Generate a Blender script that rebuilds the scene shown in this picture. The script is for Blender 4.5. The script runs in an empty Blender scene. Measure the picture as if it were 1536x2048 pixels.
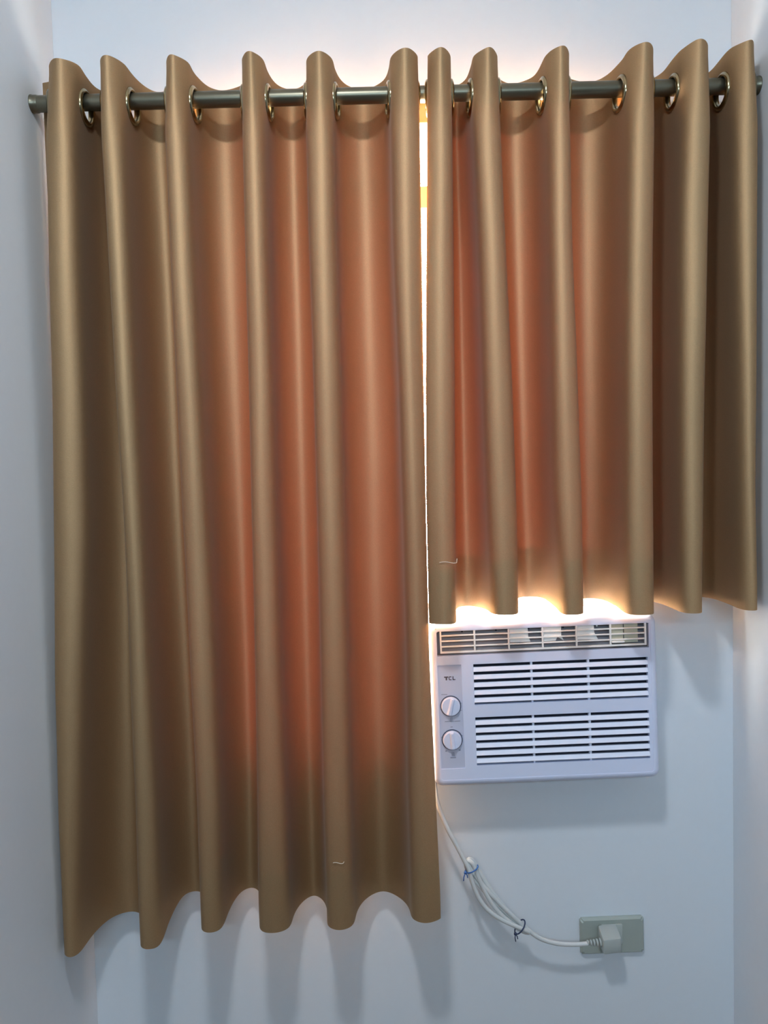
import bpy, bmesh, math, random
from mathutils import Vector, Matrix, noise
random.seed(7)
S = bpy.context.scene
COL = S.collection

# ------------------------------------------------------------------ camera, light, exposure
CAM = Vector((0.0, -1.5, 1.35)); PITCH, ROLL, F_PX = math.radians(2.9), math.radians(1.47), 1540.0
fwd = Vector((0, math.cos(PITCH), -math.sin(PITCH))); rt = Vector((1, 0, 0)); up = rt.cross(fwd)
rt2 = math.cos(ROLL)*rt - math.sin(ROLL)*up; up2 = math.sin(ROLL)*rt + math.cos(ROLL)*up
cd = bpy.data.cameras.new('camera'); cam = bpy.data.objects.new('camera', cd); COL.objects.link(cam)
cd.sensor_fit = 'VERTICAL'; cd.sensor_height = 36.0; cd.lens = F_PX/2048*36.0; cd.clip_start = 0.01
m = Matrix((rt2, up2, -fwd)).transposed().to_4x4(); m.translation = CAM; cam.matrix_world = m
S.camera = cam

w = bpy.data.worlds.new('sky'); S.world = w; w.use_nodes = True
bg = w.node_tree.nodes['Background']; bg.inputs[0].default_value = (1.0, 0.95, 0.86, 1); bg.inputs[1].default_value = 60.0

def area(name, loc, rot, size, power, color, portal=False, size_y=None):
    l = bpy.data.lights.new(name, 'AREA'); o = bpy.data.objects.new(name, l); COL.objects.link(o)
    o.location = loc; o.rotation_euler = rot
    if size_y: l.shape = 'RECTANGLE'; l.size = size; l.size_y = size_y
    else: l.shape = 'DISK'; l.size = size
    l.energy = power; l.color = color
    if portal: l.cycles.is_portal = True
    return o
area('ceiling_lamp', (-0.12, -1.2, 2.47), (0, 0, 0), 0.16, 15.5, (0.86, 0.93, 1.0))
area('rear_fill_light', (0.0, -2.84, 1.95), (math.radians(90), 0, 0), 1.2, 17.0, (0.58, 0.81, 1.0), False, 0.12)  # added area light, unseen and guessed, for soft fill from the front
area('window_portal', (0.05, 0.16, 1.40), (math.radians(-90), 0, 0), 1.0, 1.0, (1, 1, 1), True, 1.36)

S.view_settings.view_transform = 'Standard'; S.view_settings.look = 'None'
S.view_settings.gamma = 1.0; S.view_settings.exposure = 0.15; S.view_settings.use_curve_mapping = False
S.cycles.max_bounces = 12; S.cycles.diffuse_bounces = 6; S.cycles.transmission_bounces = 8

# ------------------------------------------------------------------ materials
def new_mat(name):
    mt = bpy.data.materials.new(name); mt.use_nodes = True
    nt = mt.node_tree; return mt, nt, nt.nodes['Principled BSDF']
def plain(name, col, rough=0.5, metal=0.0, bump=0.0, scale=200.0, spec=0.5, var=0.0):
    mt, nt, p = new_mat(name)
    p.inputs['Base Color'].default_value = (*col, 1); p.inputs['Roughness'].default_value = rough
    p.inputs['Metallic'].default_value = metal; p.inputs['Specular IOR Level'].default_value = spec
    tc = nt.nodes.new('ShaderNodeTexCoord'); nz = nt.nodes.new('ShaderNodeTexNoise')
    nz.inputs['Scale'].default_value = scale; nz.inputs['Detail'].default_value = 4
    nt.links.new(tc.outputs['Object'], nz.inputs['Vector'])
    if bump:
        b = nt.nodes.new('ShaderNodeBump'); b.inputs['Strength'].default_value = bump; b.inputs['Distance'].default_value = 0.002
        nt.links.new(nz.outputs['Fac'], b.inputs['Height']); nt.links.new(b.outputs['Normal'], p.inputs['Normal'])
    if var:
        r = nt.nodes.new('ShaderNodeMapRange'); r.inputs['To Min'].default_value = 1-var; r.inputs['To Max'].default_value = 1+var
        mx = nt.nodes.new('ShaderNodeMix'); mx.data_type = 'RGBA'; mx.blend_type = 'MULTIPLY'; mx.inputs['Factor'].default_value = 1
        mx.inputs['A'].default_value = (*col, 1)
        nt.links.new(nz.outputs['Fac'], r.inputs['Value']); nt.links.new(r.outputs['Result'], mx.inputs['B']); nt.links.new(mx.outputs['Result'], p.inputs['Base Color'])
    return mt
def cloth_mat(name, col, trans, weave=True):
    mt, nt, p = new_mat(name); L = nt.links.new
    p.inputs['Base Color'].default_value = (*col, 1); p.inputs['Roughness'].default_value = 0.64; p.inputs['Metallic'].default_value = 0.88; p.inputs['Specular Tint'].default_value = (0.22, 0.18, 0.14, 1)
    p.inputs['Specular IOR Level'].default_value = 0.25
    p.inputs['Sheen Weight'].default_value = 0.08; p.inputs['Sheen Roughness'].default_value = 0.4
    tr = nt.nodes.new('ShaderNodeBsdfTranslucent'); tr.inputs['Color'].default_value = (*trans, 1)
    ad = nt.nodes.new('ShaderNodeAddShader'); out = nt.nodes['Material Output']
    L(p.outputs[0], ad.inputs[0]); L(tr.outputs[0], ad.inputs[1]); L(ad.outputs[0], out.inputs['Surface'])
    tc = nt.nodes.new('ShaderNodeTexCoord')
    mp = nt.nodes.new('ShaderNodeMapping'); mp.inputs['Scale'].default_value = (500, 500, 900); L(tc.outputs['Object'], mp.inputs['Vector'])
    nz = nt.nodes.new('ShaderNodeTexNoise'); nz.inputs['Scale'].default_value = 1.0; nz.inputs['Detail'].default_value = 3; L(mp.outputs[0], nz.inputs['Vector'])
    b = nt.nodes.new('ShaderNodeBump'); b.inputs['Strength'].default_value = 0.25; b.inputs['Distance'].default_value = 0.001
    L(nz.outputs['Fac'], b.inputs['Height']); L(b.outputs['Normal'], p.inputs['Normal'])
    r = nt.nodes.new('ShaderNodeMapRange'); r.inputs['To Min'].default_value = 0.86; r.inputs['To Max'].default_value = 1.14; L(nz.outputs['Fac'], r.inputs['Value'])
    mx = nt.nodes.new('ShaderNodeMix'); mx.data_type = 'RGBA'; mx.blend_type = 'MULTIPLY'; mx.inputs['Factor'].default_value = 1
    mx.inputs['A'].default_value = (*col, 1); L(r.outputs['Result'], mx.inputs['B']); L(mx.outputs['Result'], p.inputs['Base Color'])
    return mt
M = {}
M['wall'] = plain('painted_wall', (0.74, 0.785, 0.83), 0.6, bump=0.06, scale=60, spec=0.3, var=0.015)
M['ceiling'] = plain('ceiling_paint', (0.78, 0.80, 0.82), 0.8, var=0.01)
M['rear'] = plain('rear_wall_paint', (0.30, 0.29, 0.28), 0.6, var=0.02)
M['floor'] = plain('floor_wood', (0.16, 0.10, 0.06), 0.4, var=0.05, scale=8)
M['cloth'] = cloth_mat('tan_cloth', (0.47, 0.31, 0.168), (0.0038, 0.00052, 0.00028))
M['band'] = cloth_mat('tan_cloth_backing', (0.40, 0.262, 0.148), (0.35, 0.2, 0.11))
M['rod'] = plain('bronze_rod', (0.17, 0.155, 0.11), 0.34, 0.85, var=0.08, scale=30)
M['ring'] = plain('brass_ring', (0.36, 0.29, 0.17), 0.2, 1.0, var=0.05, scale=80)
M['wood'] = plain('varnished_wood', (0.50, 0.28, 0.11), 0.4, var=0.2, scale=25)
M['rail'] = plain('cream_rail', (0.62, 0.48, 0.30), 0.5, var=0.08, scale=40)
M['ac'] = plain('white_plastic', (0.70, 0.745, 0.92), 0.32, spec=0.5, var=0.01, scale=20)
M['ac_panel'] = plain('control_plastic', (0.56, 0.59, 0.73), 0.3, var=0.01, scale=20)
M['ac_slat'] = plain('slat_plastic', (0.82, 0.85, 0.98), 0.22, var=0.01, scale=20)
M['dark'] = plain('slot_dark_and_pin', (0.012, 0.013, 0.028), 0.8, var=0.1)  # near-black colour darkens the vent slots; vane pins use it too
M['duct'] = plain('grey_duct', (0.30, 0.29, 0.31), 0.5, var=0.05)
M['cream'] = plain('cream_plastic', (0.92, 0.92, 0.90), 0.35, var=0.01)
M['beige'] = plain('beige_plastic', (0.55, 0.54, 0.42), 0.45, var=0.03)
M['ink'] = plain('dark_print', (0.10, 0.07, 0.08), 0.6)
M['faint'] = plain('grey_print', (0.30, 0.32, 0.42), 0.6)
M['knobring'] = plain('knob_gap', (0.07, 0.08, 0.13), 0.5)
M['cord'] = plain('cord_white', (0.66, 0.67, 0.66), 0.4, var=0.03, scale=60)
M['tie'] = plain('blue_tie', (0.03, 0.13, 0.42), 0.4)
M['tie_dark'] = plain('navy_tie', (0.025, 0.04, 0.10), 0.5)
M['plate'] = plain('outlet_plate', (0.38, 0.42, 0.38), 0.35, var=0.01)
M['module'] = plain('outlet_module', (0.46, 0.50, 0.47), 0.3, var=0.01)
M['plug'] = plain('plug_plastic', (0.42, 0.45, 0.43), 0.35, var=0.01)
M['thread'] = plain('pale_thread', (0.75, 0.62, 0.48), 0.8)
M['case'] = plain('galvanised_case', (0.55, 0.55, 0.55), 0.4, 0.5, var=0.05)
gm, nt, p = new_mat('window_glass')
tb = nt.nodes.new('ShaderNodeBsdfTransparent'); gl = nt.nodes.new('ShaderNodeBsdfGlossy'); gl.inputs['Roughness'].default_value = 0.02
ms = nt.nodes.new('ShaderNodeMixShader'); ms.inputs[0].default_value = 0.06
nt.links.new(tb.outputs[0], ms.inputs[1]); nt.links.new(gl.outputs[0], ms.inputs[2]); nt.links.new(ms.outputs[0], nt.nodes['Material Output'].inputs['Surface'])
M['glass'] = gm

# ------------------------------------------------------------------ helpers
def link(name, me, mat, parent=None):
    o = bpy.data.objects.new(name, me); COL.objects.link(o)
    if mat: me.materials.append(mat)
    if parent: o.parent = parent
    return o
def build(name, bm, mat, parent=None, smooth=True, angle=40, recalc=True):
    if recalc: bmesh.ops.recalc_face_normals(bm, faces=bm.faces)
    me = bpy.data.meshes.new(name); bm.to_mesh(me); bm.free()
    for p_ in me.polygons: p_.use_smooth = smooth
    if smooth and angle < 180:
        me.set_sharp_from_angle(angle=math.radians(angle))
    return link(name, me, mat, parent)
def empty(name, loc, label=None, cat=None, group=None, rot=(0, 0, 0)):
    o = bpy.data.objects.new(name, None); COL.objects.link(o); o.location = loc; o.rotation_euler = rot
    o.empty_display_size = 0.05
    tag(o, label, cat, group); return o
def tag(o, label=None, cat=None, group=None, kind=None):
    if label: o['label'] = label
    if cat: o['category'] = cat
    if group: o['group'] = group
    if kind: o['kind'] = kind
    return o
def add_box(bm, lo, hi, bev=0.0, seg=2):
    vs = [bm.verts.new((x, y, z)) for x in (lo[0], hi[0]) for y in (lo[1], hi[1]) for z in (lo[2], hi[2])]
    fs = [(0, 1, 3, 2), (4, 6, 7, 5), (0, 4, 5, 1), (2, 3, 7, 6), (0, 2, 6, 4), (1, 5, 7, 3)]
    fc = [bm.faces.new([vs[i] for i in f]) for f in fs]
    if bev:
        es = list({e for f in fc for e in f.edges})
        bmesh.ops.bevel(bm, geom=es, offset=bev, segments=seg, affect='EDGES', profile=0.5)
def box(lo, hi, bev=0.0, seg=2):
    bm = bmesh.new(); add_box(bm, lo, hi, bev, seg); return bm
def add_tube(bm, pts, r, n=10, cap=True, radii=None):
    pts = [Vector(p_) for p_ in pts]; rings = []; prev = None
    for i, p_ in enumerate(pts):
        t = (pts[min(i+1, len(pts)-1)] - pts[max(i-1, 0)]).normalized()
        if prev is None:
            a = Vector((0, 0, 1)) if abs(t.z) < 0.9 else Vector((1, 0, 0)); nrm = t.cross(a).normalized()
        else:
            nrm = (prev - t*prev.dot(t)).normalized()
        prev = nrm; bn = t.cross(nrm); rr = radii[i] if radii else r
        rings.append([bm.verts.new(p_ + rr*(math.cos(2*math.pi*k/n)*nrm + math.sin(2*math.pi*k/n)*bn)) for k in range(n)])
    for a, b in zip(rings, rings[1:]):
        for k in range(n): bm.faces.new((a[k], a[(k+1) % n], b[(k+1) % n], b[k]))
    if cap:
        bm.faces.new(rings[0][::-1]); bm.faces.new(rings[-1])
def tube(pts, r, n=10, **k):
    bm = bmesh.new(); add_tube(bm, pts, r, n, **k); return bm
def lathe(prof, n=32, axis='y', closed=False):
    """prof: (radius, height) pairs; height runs along +axis"""
    bm = bmesh.new(); rings = []
    for r, h in prof:
        ring = []
        for k in range(n):
            a = 2*math.pi*k/n; c, s = r*math.cos(a), r*math.sin(a)
            ring.append(bm.verts.new((c, h, s) if axis == 'y' else (h, c, s) if axis == 'x' else (c, s, h)))
        rings.append(ring)
    pairs = list(zip(rings, rings[1:])) + ([(rings[-1], rings[0])] if closed else [])
    for a, b in pairs:
        for k in range(n): bm.faces.new((a[k], a[(k+1) % n], b[(k+1) % n], b[k]))
    if not closed:
        for ring in (rings[0], rings[-1]): bm.faces.new(ring)
    return bm
def catmull(P, sub):
    out = []; n = len(P)
    for i in range(n-1):
        p0, p1, p2, p3 = P[max(i-1, 0)], P[i], P[i+1], P[min(i+2, n-1)]
        for k in range(sub):
            t = k/sub; t2, t3 = t*t, t*t*t
            out.append(tuple(0.5*((2*b) + (-a+c)*t + (2*a-5*b+4*c-d)*t2 + (-a+3*b-3*c+d)*t3) for a, b, c, d in zip(p0, p1, p2, p3)))
    out.append(tuple(P[-1])); return out
def holed_plate(xr, zr, holes, y0, y1):
    """flat plate in x-z with rectangular openings, front face at y0, thickness to y1"""
    xs = sorted({*xr, *[h[0] for h in holes], *[h[1] for h in holes]}); zs = sorted({*zr, *[h[2] for h in holes], *[h[3] for h in holes]})
    bm = bmesh.new(); V = {}
    def v(i, j):
        if (i, j) not in V: V[i, j] = bm.verts.new((xs[i], y0, zs[j]))
        return V[i, j]
    for i in range(len(xs)-1):
        for j in range(len(zs)-1):
            cx, cz = (xs[i]+xs[i+1])/2, (zs[j]+zs[j+1])/2
            if any(h[0] < cx < h[1] and h[2] < cz < h[3] for h in holes): continue
            bm.faces.new((v(i, j), v(i+1, j), v(i+1, j+1), v(i, j+1)))
    ret = bmesh.ops.extrude_face_region(bm, geom=bm.faces[:])
    for g in ret['geom']:
        if isinstance(g, bmesh.types.BMVert): g.co.y = y1
    return bm
def prism(poly, y0, y1):
    bm = bmesh.new(); a = [bm.verts.new((x, y0, z)) for x, z in poly]; b = [bm.verts.new((x, y1, z)) for x, z in poly]
    bm.faces.new(a); bm.faces.new(b[::-1]); n = len(poly)
    for k in range(n): bm.faces.new((a[k], b[k], b[(k+1) % n], a[(k+1) % n]))
    return bm
def interp(xs, ys, x):
    """xs descending or ascending"""
    if xs[0] > xs[-1]: xs, ys = xs[::-1], ys[::-1]
    if x <= xs[0]: return ys[0]
    for i in range(len(xs)-1):
        if x <= xs[i+1]:
            t = (x-xs[i])/(xs[i+1]-xs[i]); return ys[i]+(ys[i+1]-ys[i])*t
    return ys[-1]

# ------------------------------------------------------------------ the room
XL, XR, YB, ZC = -0.603, 0.680, -2.9, 2.50
OX0, OX1, OZ0, OZ1 = -0.36, 0.49, 0.772, 2.060          # opening for window and air conditioner
tag(build('wall_back', holed_plate((XL-0.1, XR+0.1), (0, ZC), [(OX0, OX1, OZ0, OZ1)], 0.0, 0.13), M['wall'], smooth=False), kind='structure')
RX, AY = 1.9, -0.7                                       # the room widens beyond the window recess
def poly_wall(name, pts, mat):
    bm = bmesh.new(); a = [bm.verts.new((x, y, 0)) for x, y in pts]; b = [bm.verts.new((x, y, ZC)) for x, y in pts]; n = len(pts)
    bm.faces.new(a); bm.faces.new(b)
    for k in range(n): bm.faces.new((a[k], a[(k+1) % n], b[(k+1) % n], b[k]))
    return tag(build(name, bm, mat, smooth=False), kind='structure')
for name, x, sg in (('wall_left', XL, -1), ('wall_right', XR, 1)):
    poly_wall(name, [(x, -0.0005), (x, AY), (sg*RX, AY), (sg*RX, YB), (sg*(RX+0.1), YB), (sg*(RX+0.1), AY+0.1), (x+sg*0.1, AY+0.1), (x+sg*0.1, -0.0005)], M['wall'])
tag(build('wall_rear', box((-RX-0.1, YB-0.1, 0), (RX+0.1, YB-0.0005, ZC)), M['rear'], smooth=False), kind='structure')
tag(build('floor', box((-RX-0.1, YB-0.1, -0.1), (RX+0.1, 0.13, -0.0005)), M['floor'], smooth=False), kind='structure')
tag(build('ceiling', box((-RX-0.1, YB-0.1, ZC+0.0005), (RX+0.1, 0.13, ZC+0.1)), M['ceiling'], smooth=False), kind='structure')

# window: wooden outer frame, cream transom rail, mullion, panes
win = tag(empty('window_1', ((OX0+OX1)/2, 0.06, OZ0)), kind='structure')
win.location = (0, 0, 0)
bm = bmesh.new()
add_box(bm, (OX0, 0.02, OZ1-0.038), (OX1, 0.09, OZ1), 0.003)
add_box(bm, (OX0, 0.02, OZ0), (OX0+0.035, 0.09, OZ1-0.038), 0.003)
add_box(bm, (OX1-0.060, 0.02, 1.09), (OX1, 0.09, OZ1-0.038), 0.003)
add_box(bm, (OX0+0.035, 0.02, OZ0), (0.06, 0.09, OZ0+0.03), 0.003)
build('window_frame', bm, M['wood'], win)
build('transom_rail', box((OX0+0.035, 0.025, 1.862), (OX1-0.060, 0.085, 1.905), 0.003), M['rail'], win)
build('mullion', box((0.150, 0.03, 1.09), (0.175, 0.08, 1.862), 0.003), M['rail'], win)
build('mullion', box((-0.135, 0.03, OZ0+0.03), (-0.110, 0.08, 1.862), 0.003), M['rail'], win)
build('jamb', box((0.060, 0.02, OZ0), (0.078, 0.09, 1.074), 0.003), M['cream'], win)
build('bottom_rail', box((0.060, 0.02, 1.074), (OX1, 0.09, 1.090), 0.003), M['cream'], win)
for lo, hi in (((OX0+0.035, 1.905), (OX1-0.060, OZ1-0.038)), ((OX0+0.035, OZ0+0.03), (-0.135, 1.862)), ((-0.110, OZ0+0.03), (0.060, 1.09)),
               ((-0.110, 1.09), (0.150, 1.862)), ((0.175, 1.09), (OX1-0.060, 1.862))):
    build('pane', box((lo[0], 0.053, lo[1]), (hi[0], 0.057, hi[1])), M['glass'], win, smooth=False)

# ------------------------------------------------------------------ curtain rod
RY, RZ, RR = -0.105, 2.016, 0.0138
rod = empty('curtain_rod', (XL, RY, RZ), 'dark bronze curtain rod spanning wall to wall above the window', 'curtain rod')
L_ = XR-XL
build('tube', lathe([(RR, 0.004), (RR, L_-0.004)], 28, 'x'), M['rod'], rod)
for x0, sgn in ((0.0, 1), (L_, -1)):
    o = build('end_socket', lathe([(0.0155, 0.0), (0.0155, 0.002), (0.0147, 0.003), (0.0147, 0.010), (0.0140, 0.0125)], 28, 'x'), M['rod'], rod)
    o.location = (x0, 0, 0); o.scale = (sgn, 1, 1)

# ------------------------------------------------------------------ curtains
YF, YS, YBK = -0.168, -0.140, -0.042       # front of a fold, its shoulders, the valleys behind the rod
SUB = 12
def make_curtain(root, zl, Ls, Rs, ztop, hem_f, hem_v, left_end, right_end, seed, hem_h, head_h=0.096):
    nf = len(Ls)
    def ctrl(z):
        P = []; H = []
        l = [interp(zl, a, z) for a in Ls]; r = [interp(zl, a, z) for a in Rs]
        l[0] = max(l[0], XL+0.007)
        V = []
        for i in range(nf-1):
            g = l[i+1]-r[i]; xv = (r[i]+l[i+1])/2; V.append((xv, max(0.007, (0.30+0.07*min(1, max(0, (z-0.6)/0.9)))*g)))
        ends = [left_end(z, l[0], r[0]), right_end(z, l[-1], r[-1])]
        for i in range(nf):
            dz = 0.006*noise.noise(Vector((seed+i*3.1, z*1.7, 0)))
            dw = 0.004*noise.noise(Vector((seed+i*5.7, z*2.3, 9)))
            if i == 0:
                for e in ends[0]: P.append(e); H.append(hem_f[0])
            # valley edge to the left of this fold
            vl = (V[i-1][0]+V[i-1][1], YBK-0.014) if i else ends[0][-1]
            vr = (V[i][0]-V[i][1], YBK-0.014) if i < nf-1 else ends[1][0]
            ys = YS - 0.014*min(1, max(0, (2.05-z)/0.12)); s1 = (l[i], ys+dz); s2 = (r[i], ys+dz)
            ml = (0.22*vl[0]+0.78*s1[0], RY) if i else (0.5*(vl[0]+s1[0]), 0.5*(vl[1]+s1[1]))
            mr = (0.22*vr[0]+0.78*s2[0], RY) if i < nf-1 else (0.5*(vr[0]+s2[0]), 0.5*(vr[1]+s2[1]))
            hv0 = hem_v[i-1] if i else hem_f[0]; hv1 = hem_v[i] if i < nf-1 else hem_f[-1]
            c = ((l[i]+r[i])/2+dw, YF+dz)
            for pt, h in ((ml, .5*hv0+.5*hem_f[i]), (s1, hem_f[i]), (c, hem_f[i]), (s2, hem_f[i]), (mr, .5*hv1+.5*hem_f[i])):
                P.append(pt); H.append(h)
            if i < nf-1:
                xv, wv = V[i]; dv = 0.005*noise.noise(Vector((seed+i*2.3, z*1.5, 4)))
                for pt in ((xv-wv, YBK-0.014), (xv, YBK+0.008+dv), (xv+wv, YBK-0.014)): P.append(pt); H.append(hem_v[i])
            else:
                for e in ends[1]: P.append(e); H.append(hem_f[-1])
        return P, H
    # rows: fine at the heading, coarse below
    ts = []; d = 0.0
    while d < 0.11: ts.append(d); d += 0.0038
    hmin = min(hem_f+hem_v); body = (ztop-0.11)-hmin; nb = int(body/0.014)
    ts += [0.11 + body*k/nb for k in range(nb+1)]
    full = ztop-hmin
    ncp = len(ctrl(1.5)[0]); ncol = (ncp-1)*SUB+1
    P0, H0 = ctrl(ztop)
    hem = [h[0] for h in catmull([(h,) for h in H0], SUB)]
    grid = []
    for d in ts:
        t = d/full
        # z of the row on each column; heading rows stay level
        row = []
        zs = []
        for c in range(ncol):
            zc = ztop-d if d <= 0.11 else ztop-0.11-(d-0.11)/body*((ztop-0.11)-hem[c])
            zs.append(zc)
        P, _ = ctrl(ztop-d)
        q = catmull(P, SUB)
        for _ in range(22):
            q = [q[0]] + [tuple(0.25*a+0.5*b+0.25*c for a, b, c in zip(*tr)) for tr in zip(q, q[1:], q[2:])] + [q[-1]]
        for c in range(ncol):
            wob = 0.0022*noise.noise(Vector((q[c][0]*14+seed, q[c][1]*14, zs[c]*5)))
            zt = 0.004*noise.noise(Vector((c*0.07, seed, 2))) if d < 0.003 else 0
            row.append(Vector((max(q[c][0], XL+0.005), min(q[c][1]+wob, -0.022), zs[c]+zt)))
        grid.append(row)
    # grommet centres: control point index of every flank crossing
    gro = []; gz = RZ-0.0088
    rowz = min(range(len(ts)), key=lambda k: abs(ztop-ts[k]-gz))
    nl = len(left_end(ztop, 0, 1))
    for i in range(nf):
        b = nl + i*8
        for k in (b, b+4):
            c = k*SUB
            # slide along the row to the column that really lies on the rod's axis
            cc = min(range(max(0, c-SUB), min(ncol-1, c+SUB)+1), key=lambda q_: abs(grid[rowz][q_].y-RY))
            p_ = grid[rowz][cc].copy(); p_.z = gz; p_.y = RY
            t = (grid[rowz][min(cc+2, ncol-1)]-grid[rowz][max(cc-2, 0)]); t.z = 0
            gro.append((p_, t.normalized(), cc))
    def sheet(r0, r1, off, name, mat):
        bm = bmesh.new(); vv = []
        for k in range(r0, r1):
            rw = []
            for c in range(ncol):
                t = grid[k][min(c+1, ncol-1)]-grid[k][max(c-1, 0)]; t.z = 0
                n_ = Vector((-t.y, t.x, 0)).normalized()       # points away from the room
                rw.append(bm.verts.new(grid[k][c]+n_*off))
            vv.append(rw)
        for k in range(len(vv)-1):
            for c in range(ncol-1):
                if r0+k < 40:
                    ctr = (vv[k][c].co+vv[k+1][c+1].co)/2
                    if any(abs(c-g[2]) < 2.0*SUB and (ctr-g[0]).length < 0.0262 for g in gro): continue
                bm.faces.new((vv[k][c], vv[k][c+1], vv[k+1][c+1], vv[k+1][c]))
        for v_ in [v_ for v_ in bm.verts if not v_.link_faces]: bm.verts.remove(v_)
        for v_ in bm.verts: v_.co -= root.location
        return build(name, bm, mat, root, angle=180, recalc=False)
    sheet(0, len(ts), 0.0, 'curtain_panel', M['cloth'])
    kh = max(k for k in range(len(ts)) if ts[k] <= head_h)
    sheet(0, kh+1, 0.0022, 'heading_band', M['band'])
    kb = min(k for k in range(len(ts)) if ts[k] >= full-hem_h)
    sheet(kb, len(ts), 0.0022, 'hem_band', M['band'])
    prof = [(0.0225, -0.0015), (0.0235, -0.0042), (0.0265, -0.0055), (0.0305, -0.0035), (0.0315, 0.0), (0.0305, 0.0050), (0.0265, 0.0065), (0.0235, 0.0055), (0.0225, 0.0025)]
    gme = None
    for p_, t, cc in gro:
        if gme is None:
            o = build('grommet', lathe(prof, 36, 'y', True), M['ring'], root, angle=60); gme = o.data
        else:
            o = bpy.data.objects.new('grommet', gme); COL.objects.link(o); o.parent = root
        o.location = p_-root.location; o.rotation_euler = (0, 0, math.atan2(t.y, t.x))
    return grid, kb

ZTOP = 2.064
ZLF = [2.06, 1.95, 1.75, 1.5, 1.25, 1.0, .75, .55]
LEFT_L = [[-0.5553, -0.5594, -0.5643, -0.5717, -0.5806, -0.5903, -0.5950, -0.5960], [-0.468, -0.4681, -0.4653, -0.4618, -0.4578, -0.4579, -0.4578, -0.4599], [-0.3557, -0.3589, -0.3576, -0.356, -0.3542, -0.3505, -0.3481, -0.3488], [-0.2245, -0.2253, -0.2275, -0.2301, -0.2327, -0.2351, -0.2392, -0.2442], [-0.1137, -0.1164, -0.117, -0.1162, -0.1167, -0.1182, -0.1206, -0.121], [0.0320, 0.0301, 0.0286, 0.0325, 0.0341, 0.0349, 0.032, 0.0327]]
LEFT_R = [[-0.5069, -0.5119, -0.5158, -0.5192, -0.5256, -0.5403, -0.555, -0.5667], [-0.4274, -0.4297, -0.4288, -0.4263, -0.424, -0.4219, -0.4198, -0.4218], [-0.3182, -0.3194, -0.3176, -0.3139, -0.3104, -0.3069, -0.3068, -0.31], [-0.1878, -0.188, -0.1885, -0.1892, -0.191, -0.1913, -0.1903, -0.1902], [-0.0693, -0.0713, -0.0715, -0.07, -0.0707, -0.0721, -0.0742, -0.0742], [0.0779, 0.0777, 0.0764, 0.0746, 0.0734, 0.0738, 0.0788, 0.0832]]
ZRT = [2.06, 1.95, 1.75, 1.5, 1.3, 1.12]
RIGHT_L = [[0.0954, 0.0914, 0.0854, 0.0784, 0.0748, 0.0748], [0.1749, 0.1716, 0.1764, 0.18, 0.1829, 0.1869], [0.3011, 0.3, 0.2985, 0.2986, 0.3004, 0.3088], [0.4409, 0.4363, 0.4307, 0.4257, 0.4242, 0.4233], [0.5313, 0.5288, 0.5241, 0.5213, 0.5207, 0.5204], [0.6166, 0.617, 0.6183, 0.6208, 0.6228, 0.6245]]
RIGHT_R = [[0.1346, 0.1338, 0.1317, 0.1283, 0.1251, 0.1228], [0.2158, 0.2163, 0.2214, 0.2289, 0.2326, 0.2333], [0.3396, 0.3364, 0.3369, 0.3422, 0.3469, 0.3488], [0.4837, 0.481, 0.4767, 0.4734, 0.4728, 0.4727], [0.5766, 0.5745, 0.5706, 0.5653, 0.5614, 0.558], [0.6567, 0.656, 0.6545, 0.6522, 0.6499, 0.6526]]

cl = empty('curtain', (-0.26, RY, 0.505), 'long tan grommet curtain hanging on the left half of the rod', 'curtain', 'tan curtains on the rod')
cr = empty('curtain', (0.37, RY, 1.08), 'short tan grommet curtain on the right, ending just above the air conditioner', 'curtain', 'tan curtains on the rod')
def ll_end(z, l, r):       # left end turns back along the left wall
    return [(max(XL+0.009, l-0.040), -0.078), (max(XL+0.007, l-0.016), -0.094)]
def lr_end(z, l, r):       # right end of the long curtain, folded back behind its last fold
    k = min(1, max(0, (z-1.85)/0.15)); y = -0.115+0.055*k
    return [(r-0.004, 0.5*(YS+y)-0.01), (r-0.010, y)]
def rl_end(z, l, r):
    k = min(1, max(0, (z-1.85)/0.15)); y = -0.118+0.055*k
    return [(l+0.010, y), (l+0.004, 0.5*(YS+y)-0.01)]
def rr_end(z, l, r):
    return [(min(XR-0.012, r+0.012), -0.085), (min(XR-0.010, r+0.014), -0.050)]
gl_, kbl = make_curtain(cl, ZLF, LEFT_L, LEFT_R, ZTOP, [.503, .513, .541, .535, .538, .547], [.508, .545, .549, .529, .533], ll_end, lr_end, 1.3, 0.125)
gr_, kbr = make_curtain(cr, ZRT, RIGHT_L, RIGHT_R, ZTOP, [1.083, 1.097, 1.094, 1.091, 1.091, 1.094], [1.092, 1.106, 1.100, 1.092, 1.098], rl_end, rr_end, 8.9, 0.108)
def thread(parent, x0, x1, y, z, tail):
    pts = [(x0+(x1-x0)*k/6, y+0.0006*(k-3)**2*0.4-0.001, z+0.0015*math.sin(k*0.9)) for k in range(7)] + [(x1+0.001, y+0.004, z+tail)]
    o = build('loose_thread', tube([Vector(q)-parent.location for q in pts], 0.0006, 6), M['thread'], parent); o['label'] = 'loose pale sewing thread at the hem seam'
thread(cr, 0.094, 0.124, -0.1695, 1.192, 0.006)
thread(cl, -0.106, -0.088, -0.1705, 0.663, 0.0)

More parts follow.
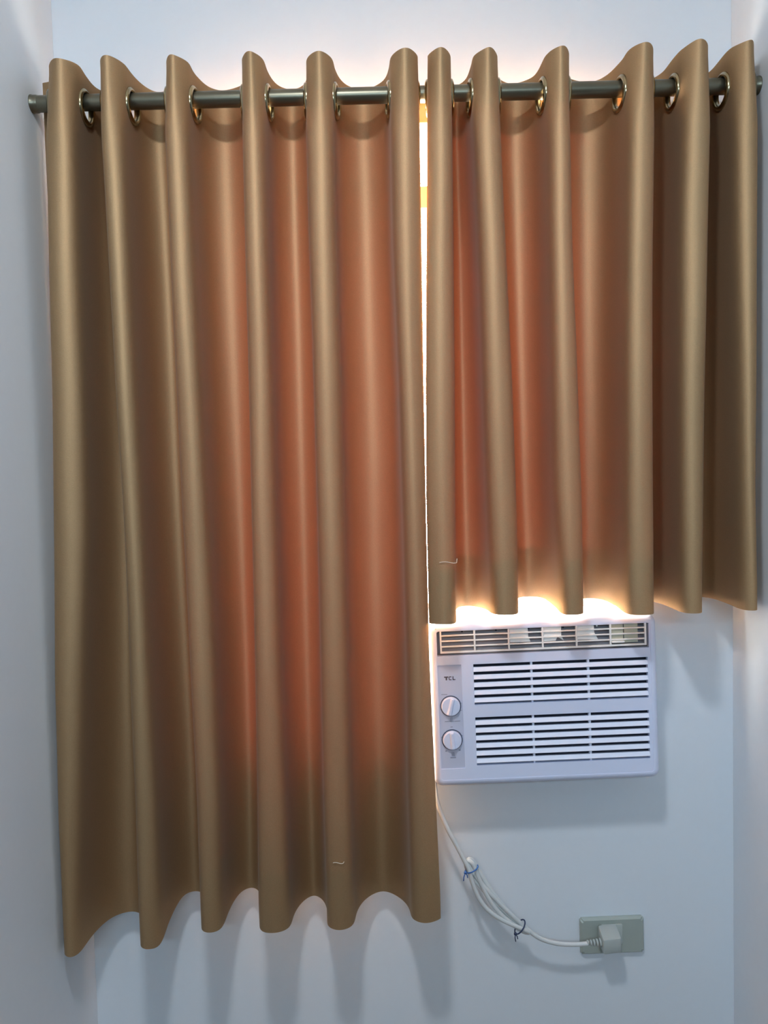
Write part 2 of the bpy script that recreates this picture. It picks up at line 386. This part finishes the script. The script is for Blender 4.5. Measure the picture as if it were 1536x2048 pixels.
# ------------------------------------------------------------------ air conditioner
AW, AH, AD = 0.426, 0.311, 0.090
ac = empty('air_conditioner', (0.2935, 0.0, 0.7620), 'white window air conditioner with two knobs, set in the wall below the short curtain', 'air conditioner', rot=(0, math.radians(-1.0), 0))
def ax(u): return -AW/2 + u*AW/1305
def az(v): return AH - v*AH/932
def rrect(inset, y, r, n=6):
    x1, z0, z1 = AW/2-inset, inset, AH-inset; r = max(r, 0.0008); out = []
    for cx, cz, a0 in ((x1-r, z0+r, -90), (x1-r, z1-r, 0), (-x1+r, z1-r, 90), (-x1+r, z0+r, 180)):
        for k in range(n+1):
            a = math.radians(a0+90*k/n); out.append((cx+r*math.cos(a), y, cz+r*math.sin(a)))
    return out
bm = bmesh.new(); loops = []
for inset, y, r in ((0.005, -0.001, 0.010), (0.0, -0.018, 0.014), (0.0015, -0.074, 0.014), (0.0035, -0.083, 0.013), (0.008, -0.0885, 0.010), (0.0125, -AD, 0.007), (0.0150, -AD, 0.005), (0.0150, -AD+0.004, 0.005)):
    loops.append([bm.verts.new(c) for c in rrect(inset, y, r)])
for a, b in zip(loops, loops[1:]):
    for k in range(len(a)): bm.faces.new((a[k], a[(k+1) % len(a)], b[(k+1) % len(a)], b[k]))
bm.faces.new(loops[0])
build('bezel', bm, M['ac'], ac, angle=50)
build('chassis', box((-0.196, -0.0008, 0.018), (0.190, 0.24, 0.294), 0.004), M['case'], ac)
H_out = (ax(48), ax(1250), az(184), az(27)); H_ctl = (ax(40), ax(182), az(822), az(235))
H_up = (ax(250), ax(1240), az(466.5), az(236.5)); H_lo = (ax(250), ax(1240), az(810.5), az(536.5))
build('front_panel', holed_plate((-AW/2+0.0140, AW/2-0.0140), (0.0140, AH-0.0140), [H_out, H_ctl, H_up, H_lo], -AD+0.0006, -AD+0.010), M['ac'], ac, angle=30)
def slat(v0, v1):
    zt, zb = az(v0), az(v1); x0, x1 = ax(250), ax(1240)
    bm = bmesh.new(); pr = [(-AD+0.0030, zt), (-AD-0.0008, zb+0.0012), (-AD+0.0002, zb), (-AD+0.010, zb+0.0005), (-AD+0.011, zt-0.001)]
    a = [bm.verts.new((x0, y, z)) for y, z in pr]; b = [bm.verts.new((x1, y, z)) for y, z in pr]
    bm.faces.new(a); bm.faces.new(b[::-1])
    for k in range(5): bm.faces.new((a[k], b[k], b[(k+1) % 5], a[(k+1) % 5]))
    build('slat', bm, M['ac_slat'], ac, angle=20)
for base, n in ((243, 6), (543.5, 7)):
    for k in range(n-1): slat(base+43.45*k+12, base+43.45*(k+1)-6.5)
for h in (H_up, H_lo):
    for u0, u1 in ((575, 587), (898, 911)):
        build('vent_rib', box((ax(u0), -AD+0.0030, h[2]), (ax(u1), -AD+0.011, h[3]), 0.0008, 1), M['ac_slat'], ac)
    build('filter', box((h[0]-0.003, -AD+0.0135, h[2]-0.003), (h[1]+0.003, -AD+0.016, h[3]+0.003)), M['dark'], ac, smooth=False)  # near-black backing sheet whose colour supplies the darkness inside the slots
# outlet duct, grille and vanes
x0, x1, z0, z1 = H_out; yb, yf = -0.066, -AD+0.009
bm = bmesh.new(); q = lambda *c: bm.faces.new([bm.verts.new(v_) for v_ in c])
q((x0, yb, z0), (x1, yb, z0), (x1, yb, z1), (x0, yb, z1)); q((x0, yf, z0), (x1, yf, z0), (x1, yb, z0), (x0, yb, z0)); q((x0, yf, z1), (x0, yb, z1), (x1, yb, z1), (x1, yf, z1))
q((x0, yf, z0), (x0, yb, z0), (x0, yb, z1), (x0, yf, z1)); q((x1, yf, z0), (x1, yf, z1), (x1, yb, z1), (x1, yb, z0))
bmesh.ops.remove_doubles(bm, verts=bm.verts, dist=1e-5)
bmesh.ops.recalc_face_normals(bm, faces=bm.faces); bmesh.ops.reverse_faces(bm, faces=bm.faces)
bmesh.ops.solidify(bm, geom=bm.faces[:], thickness=0.001)
build('outlet_duct', bm, M['duct'], ac, smooth=False)
gy0, gy1 = -AD+0.0005, -AD+0.0045
build('grille_frame', holed_plate((ax(66), ax(1237)), (az(169), az(38)), [(ax(75), ax(1227), az(160), az(46))], gy0, gy1), M['cream'], ac, angle=30)
for v in (71.5, 102, 133): build('grille_bar', box((ax(74), gy0+0.0005, az(v+4)), (ax(1228), gy1-0.0005, az(v-4)), 0.0006, 1), M['cream'], ac)
for u in (263, 457, 649, 841, 1034): build('grille_bar', box((ax(u-5), gy0, az(161)), (ax(u+5), gy1, az(45)), 0.0006, 1), M['cream'], ac)
vy0, vy1 = -AD+0.0055, -AD+0.0070
build('air_vane', prism([(ax(466), az(48)), (ax(568), az(48)), (ax(570), az(95)), (ax(582), az(126)), (ax(466), az(126))], vy0, vy1), M['cream'], ac, smooth=False)
build('air_vane', prism([(ax(658), az(48)), (ax(758), az(48)), (ax(758), az(100)), (ax(772), az(128)), (ax(735), az(105)), (ax(726), az(126)), (ax(658), az(128))], vy0, vy1), M['cream'], ac, smooth=False)
build('air_vane', prism([(ax(850), az(48)), (ax(944), az(48)), (ax(946), az(90)), (ax(966), az(128)), (ax(850), az(128))], vy0, vy1), M['cream'], ac, smooth=False)
for u0, u1, d in ((1042, 1110, 0.0055), (1116, 1195, 0.0075)):
    o = build('air_vane', box((ax(u0), -AD+d, az(156)), (ax(u1), -AD+d+0.0015, az(50)), 0.0005, 1), M['beige'], ac); o['label'] = 'beige vane at the right end'
build('vane_lever', box((ax(1040), -AD-0.0012, az(150)), (ax(1112), -AD+0.0055, az(140)), 0.001), M['cream'], ac)
for u, mt in ((195, 'dark'), (388, 'dark'), (574, 'dark'), (770, 'dark'), (962, 'cream')):
    o = build('vane_pin', lathe([(0.0016, 0), (0.0016, 0.012), (0.0009, 0.013)], 10), M[mt], ac); o.location = (ax(u), -AD+0.0055, az(53))
# control panel
x0, x1, z0, z1 = H_ctl
build('control_panel', box((x0-0.002, -AD+0.0022, z0-0.002), (x1+0.002, -AD+0.006, z1+0.002), 0.0004, 1), M['ac_panel'], ac)
py = -AD+0.0022
def flat(bm, u0, u1, v0, v1): add_box(bm, (ax(u0), py-0.0004, az(v1)), (ax(u1), py+0.0003, az(v0)))
# brand lettering T C L
bm = bmesh.new()
flat(bm, 82, 106, 300, 306.5); flat(bm, 90.5, 98.5, 306, 321)
flat(bm, 108, 112.5, 303, 318); flat(bm, 110, 124, 300, 304.5); flat(bm, 110, 124, 316.5, 321)
flat(bm, 130, 135, 300, 321); flat(bm, 130, 146, 316.5, 321)
build('lettering', bm, M['ink'], ac, smooth=False)
def knob(u, v, ang):
    k = build('knob', lathe([(0.0176, 0.0), (0.0172, -0.0050), (0.0160, -0.0062), (0.0001, -0.0066)][::-1], 40), M['ac'], ac, angle=35)
    k.location = (ax(u), py-0.0012, az(v)); k.rotation_euler = (0, math.radians(ang), 0)
    build('knob_ring', lathe([(0.0180, 0.0013), (0.0180, 0.0002), (0.0196, 0.0002), (0.0196, 0.0013)], 40, closed=True), M['knobring'], k, angle=35)
    bm = bmesh.new(); ring = []
    for zz, hw in ((-0.0158, 0.0040), (0.0158, 0.0028)):       # wedge grip across the cap
        ring.append([bm.verts.new(c) for c in ((-hw-0.002, -0.0050, zz), (-hw*0.5, -0.0112, zz*0.93), (hw*0.5, -0.0112, zz*0.93), (hw+0.002, -0.0050, zz))])
    for j in range(4): bm.faces.new((ring[0][j], ring[0][(j+1) % 4], ring[1][(j+1) % 4], ring[1][j]))
    bm.faces.new(ring[0]); bm.faces.new(ring[1]); bmesh.ops.bevel(bm, geom=bm.edges[:], offset=0.0008, segments=2, affect='EDGES')
    build('grip', bm, M['ac'], k, angle=35)
knob(113, 467, 14); knob(114, 658, -4)
bm = bmesh.new()
for k, (u0, u1, v0, v1) in enumerate([(62, 96, 399, 403), (54, 62, 482, 487), (170, 176, 452, 456), (164, 176, 492, 495), (107, 109.5, 532, 548), (116, 119, 530, 548), (76, 100, 552, 556), (102, 128, 551, 556), (130, 164, 552, 556)]): flat(bm, u0, u1, v0, v1)
tag(build('dial_print', bm, M['faint'], ac, smooth=False), kind='stuff')
bm = bmesh.new()
for u0, u1, v0, v1 in [(107, 120, 584, 588), (52, 60, 640, 645), (170, 176, 636, 640), (72, 82, 718, 724), (150, 160, 716, 722), (108, 111, 728, 752), (114, 117, 728, 752), (120, 123, 728, 752), (100, 132, 756, 763)]: flat(bm, u0, u1, v0, v1)
tag(build('dial_print', bm, M['faint'], ac, smooth=False), kind='stuff')

# ------------------------------------------------------------------ power cord, ties, outlet
cordroot = empty('power_cord', (0.084, -0.03, 0.751), 'white power cord of the air conditioner, bundled and plugged into the outlet', 'power cord')
A_ = Vector((0.146, -0.060, 0.598)); B_ = Vector((0.252, -0.052, 0.459))
def spine(t):
    p_ = A_.lerp(B_, t); s = math.sin(math.pi*t)
    return p_ + Vector((-0.011, -0.004, -0.0085))*s
perp = Vector((0.80, 0, 0.60))
def strand(t, off, dep):
    s = math.sin(math.pi*min(1, max(0, t)))**0.7
    return spine(t) + perp*off*(0.62+0.38*s) + Vector((0, dep, 0))
lead = [(0.084, -0.026, 0.7555), (0.0845, -0.031, 0.746), (0.087, -0.045, 0.723), (0.094, -0.055, 0.697), (0.107, -0.060, 0.665), (0.124, -0.062, 0.632)]
pts = [Vector(c) for c in lead]
passes = [(-0.007, 0.004, -0.012, -0.006), (0.001, -0.012, 0.010, 0.003), (0.010, -0.004, -0.003, -0.003), (0.004, 0.012, 0.004, 0.005), (-0.003, 0.008, 0.008, -0.001)]
for k, (o0, o1, om, dep) in enumerate(passes):
    for j in range(9):
        t = j/8; tt = t if k % 2 == 0 else 1-t
        off = (1-t)*o0 + t*o1 + math.sin(math.pi*t)*om
        pts.append(strand(0.02+0.96*tt, off, dep))
    if k < 4:
        e = 1.045 if k % 2 == 0 else -0.035
        pts.append(strand(e, (o1+passes[k+1][0])/2, (dep+passes[k+1][3])/2))
pts += [Vector(c) for c in [(0.281, -0.050, 0.441), (0.316, -0.047, 0.4275), (0.350, -0.045, 0.4235), (0.376, -0.045, 0.4245)]]
bm = bmesh.new(); add_tube(bm, [Vector(c)-cordroot.location for c in catmull([tuple(c) for c in pts], 5)], 0.0043, 10)
build('cable', bm, M['cord'], cordroot, angle=180)
# plug: moulded body with stepped strain relief
def P_(c): return Vector(c)-cordroot.location
plug = bmesh.new()
add_box(plug, P_((0.402, -0.058, 0.409)), P_((0.438, -0.018, 0.447)), 0.004, 2)
for v_ in plug.verts:
    x = v_.co.x+cordroot.location.x; y = v_.co.y+cordroot.location.y
    if y < -0.045: v_.co.z += -0.007 if v_.co.z > P_((0, 0, 0.428)).z else 0.001
    v_.co.z += 0.10*(x-0.42)
pg = build('plug', plug, M['plug'], cordroot, angle=40)
for k, (x, r) in enumerate(((0.376, 0.0050), (0.382, 0.0056), (0.388, 0.0064), (0.394, 0.0072), (0.400, 0.0080))):
    o = build('strain_relief_rib', lathe([(r*0.7, -0.0027), (r, -0.0018), (r, 0.0012), (r*0.7, 0.0024)], 18, 'x'), M['plug'], pg)
    o.location = P_((x, -0.044, 0.4255)); o.rotation_euler = (0, math.radians(-4), 0)
# twist ties
def tie(t, mat, label, tail, w_):
    c = spine(t); tdir = (spine(min(1, t+0.02))-spine(max(0, t-0.02))).normalized(); n1 = perp - tdir*perp.dot(tdir); n1.normalize(); n2 = tdir.cross(n1)
    o = empty('twist_tie', c, label, 'twist tie', 'twist ties on the cord bundle')
    bm = bmesh.new(); add_tube(bm, [n1*w_*math.cos(a)+n2*0.0125*math.sin(a) for a in [2*math.pi*k/28 for k in range(29)]], 0.0013, 8)
    build('loop', bm, mat, o, angle=180)
    k0 = -n1*w_ + Vector((0, -0.004, 0))
    o2 = build('knot', lathe([(0.0012, -0.003), (0.0030, -0.0015), (0.0030, 0.0015), (0.0012, 0.003)], 10, 'z'), mat, o); o2.location = k0
    bm = bmesh.new(); add_tube(bm, [k0, k0+Vector(tail)*0.5+Vector((-0.001, 0, 0)), k0+Vector(tail)], 0.0011, 6)
    add_tube(bm, [k0, k0+Vector((0.003, -0.002, -0.004)), k0+Vector((0.004, -0.002, -0.009))], 0.0010, 6)
    build('tail', bm, mat, o, angle=180)
tie(0.06, M['tie'], 'bright blue twist tie around the upper end of the cord bundle', (-0.004, -0.002, -0.015), 0.0135)
tie(0.93, M['tie_dark'], 'dark navy twist tie around the lower end of the cord bundle', (0.000, -0.002, -0.014), 0.0150)

out = empty('wall_outlet', (0.4345, 0.0, 0.379), 'grey rectangular wall outlet plate with the white plug in it', 'wall outlet', rot=(0, math.radians(-0.9), 0))
bm = bmesh.new(); a_ = []
for inx, y in ((0.0, -0.0004), (0.0, -0.006), (0.0035, -0.0095)):
    x, z0, z1 = 0.0635-inx, inx, 0.0735-inx; a_.append([bm.verts.new(c) for c in ((-x, y, z0), (x, y, z0), (x, y, z1), (-x, y, z1))])
for a, b in zip(a_, a_[1:]):
    for k in range(4): bm.faces.new((a[k], a[(k+1) % 4], b[(k+1) % 4], b[k]))
bm.faces.new(a_[0]); bm.faces.new(a_[-1]); bmesh.ops.bevel(bm, geom=[e for e in bm.edges if abs(e.verts[0].co.y-e.verts[1].co.y) > 1e-3], offset=0.003, segments=3, affect='EDGES')
build('plate', bm, M['plate'], out, angle=30)
build('socket_module', box((-0.022, -0.0130, 0.022), (0.0195, -0.0094, 0.0625), 0.001), M['module'], out)
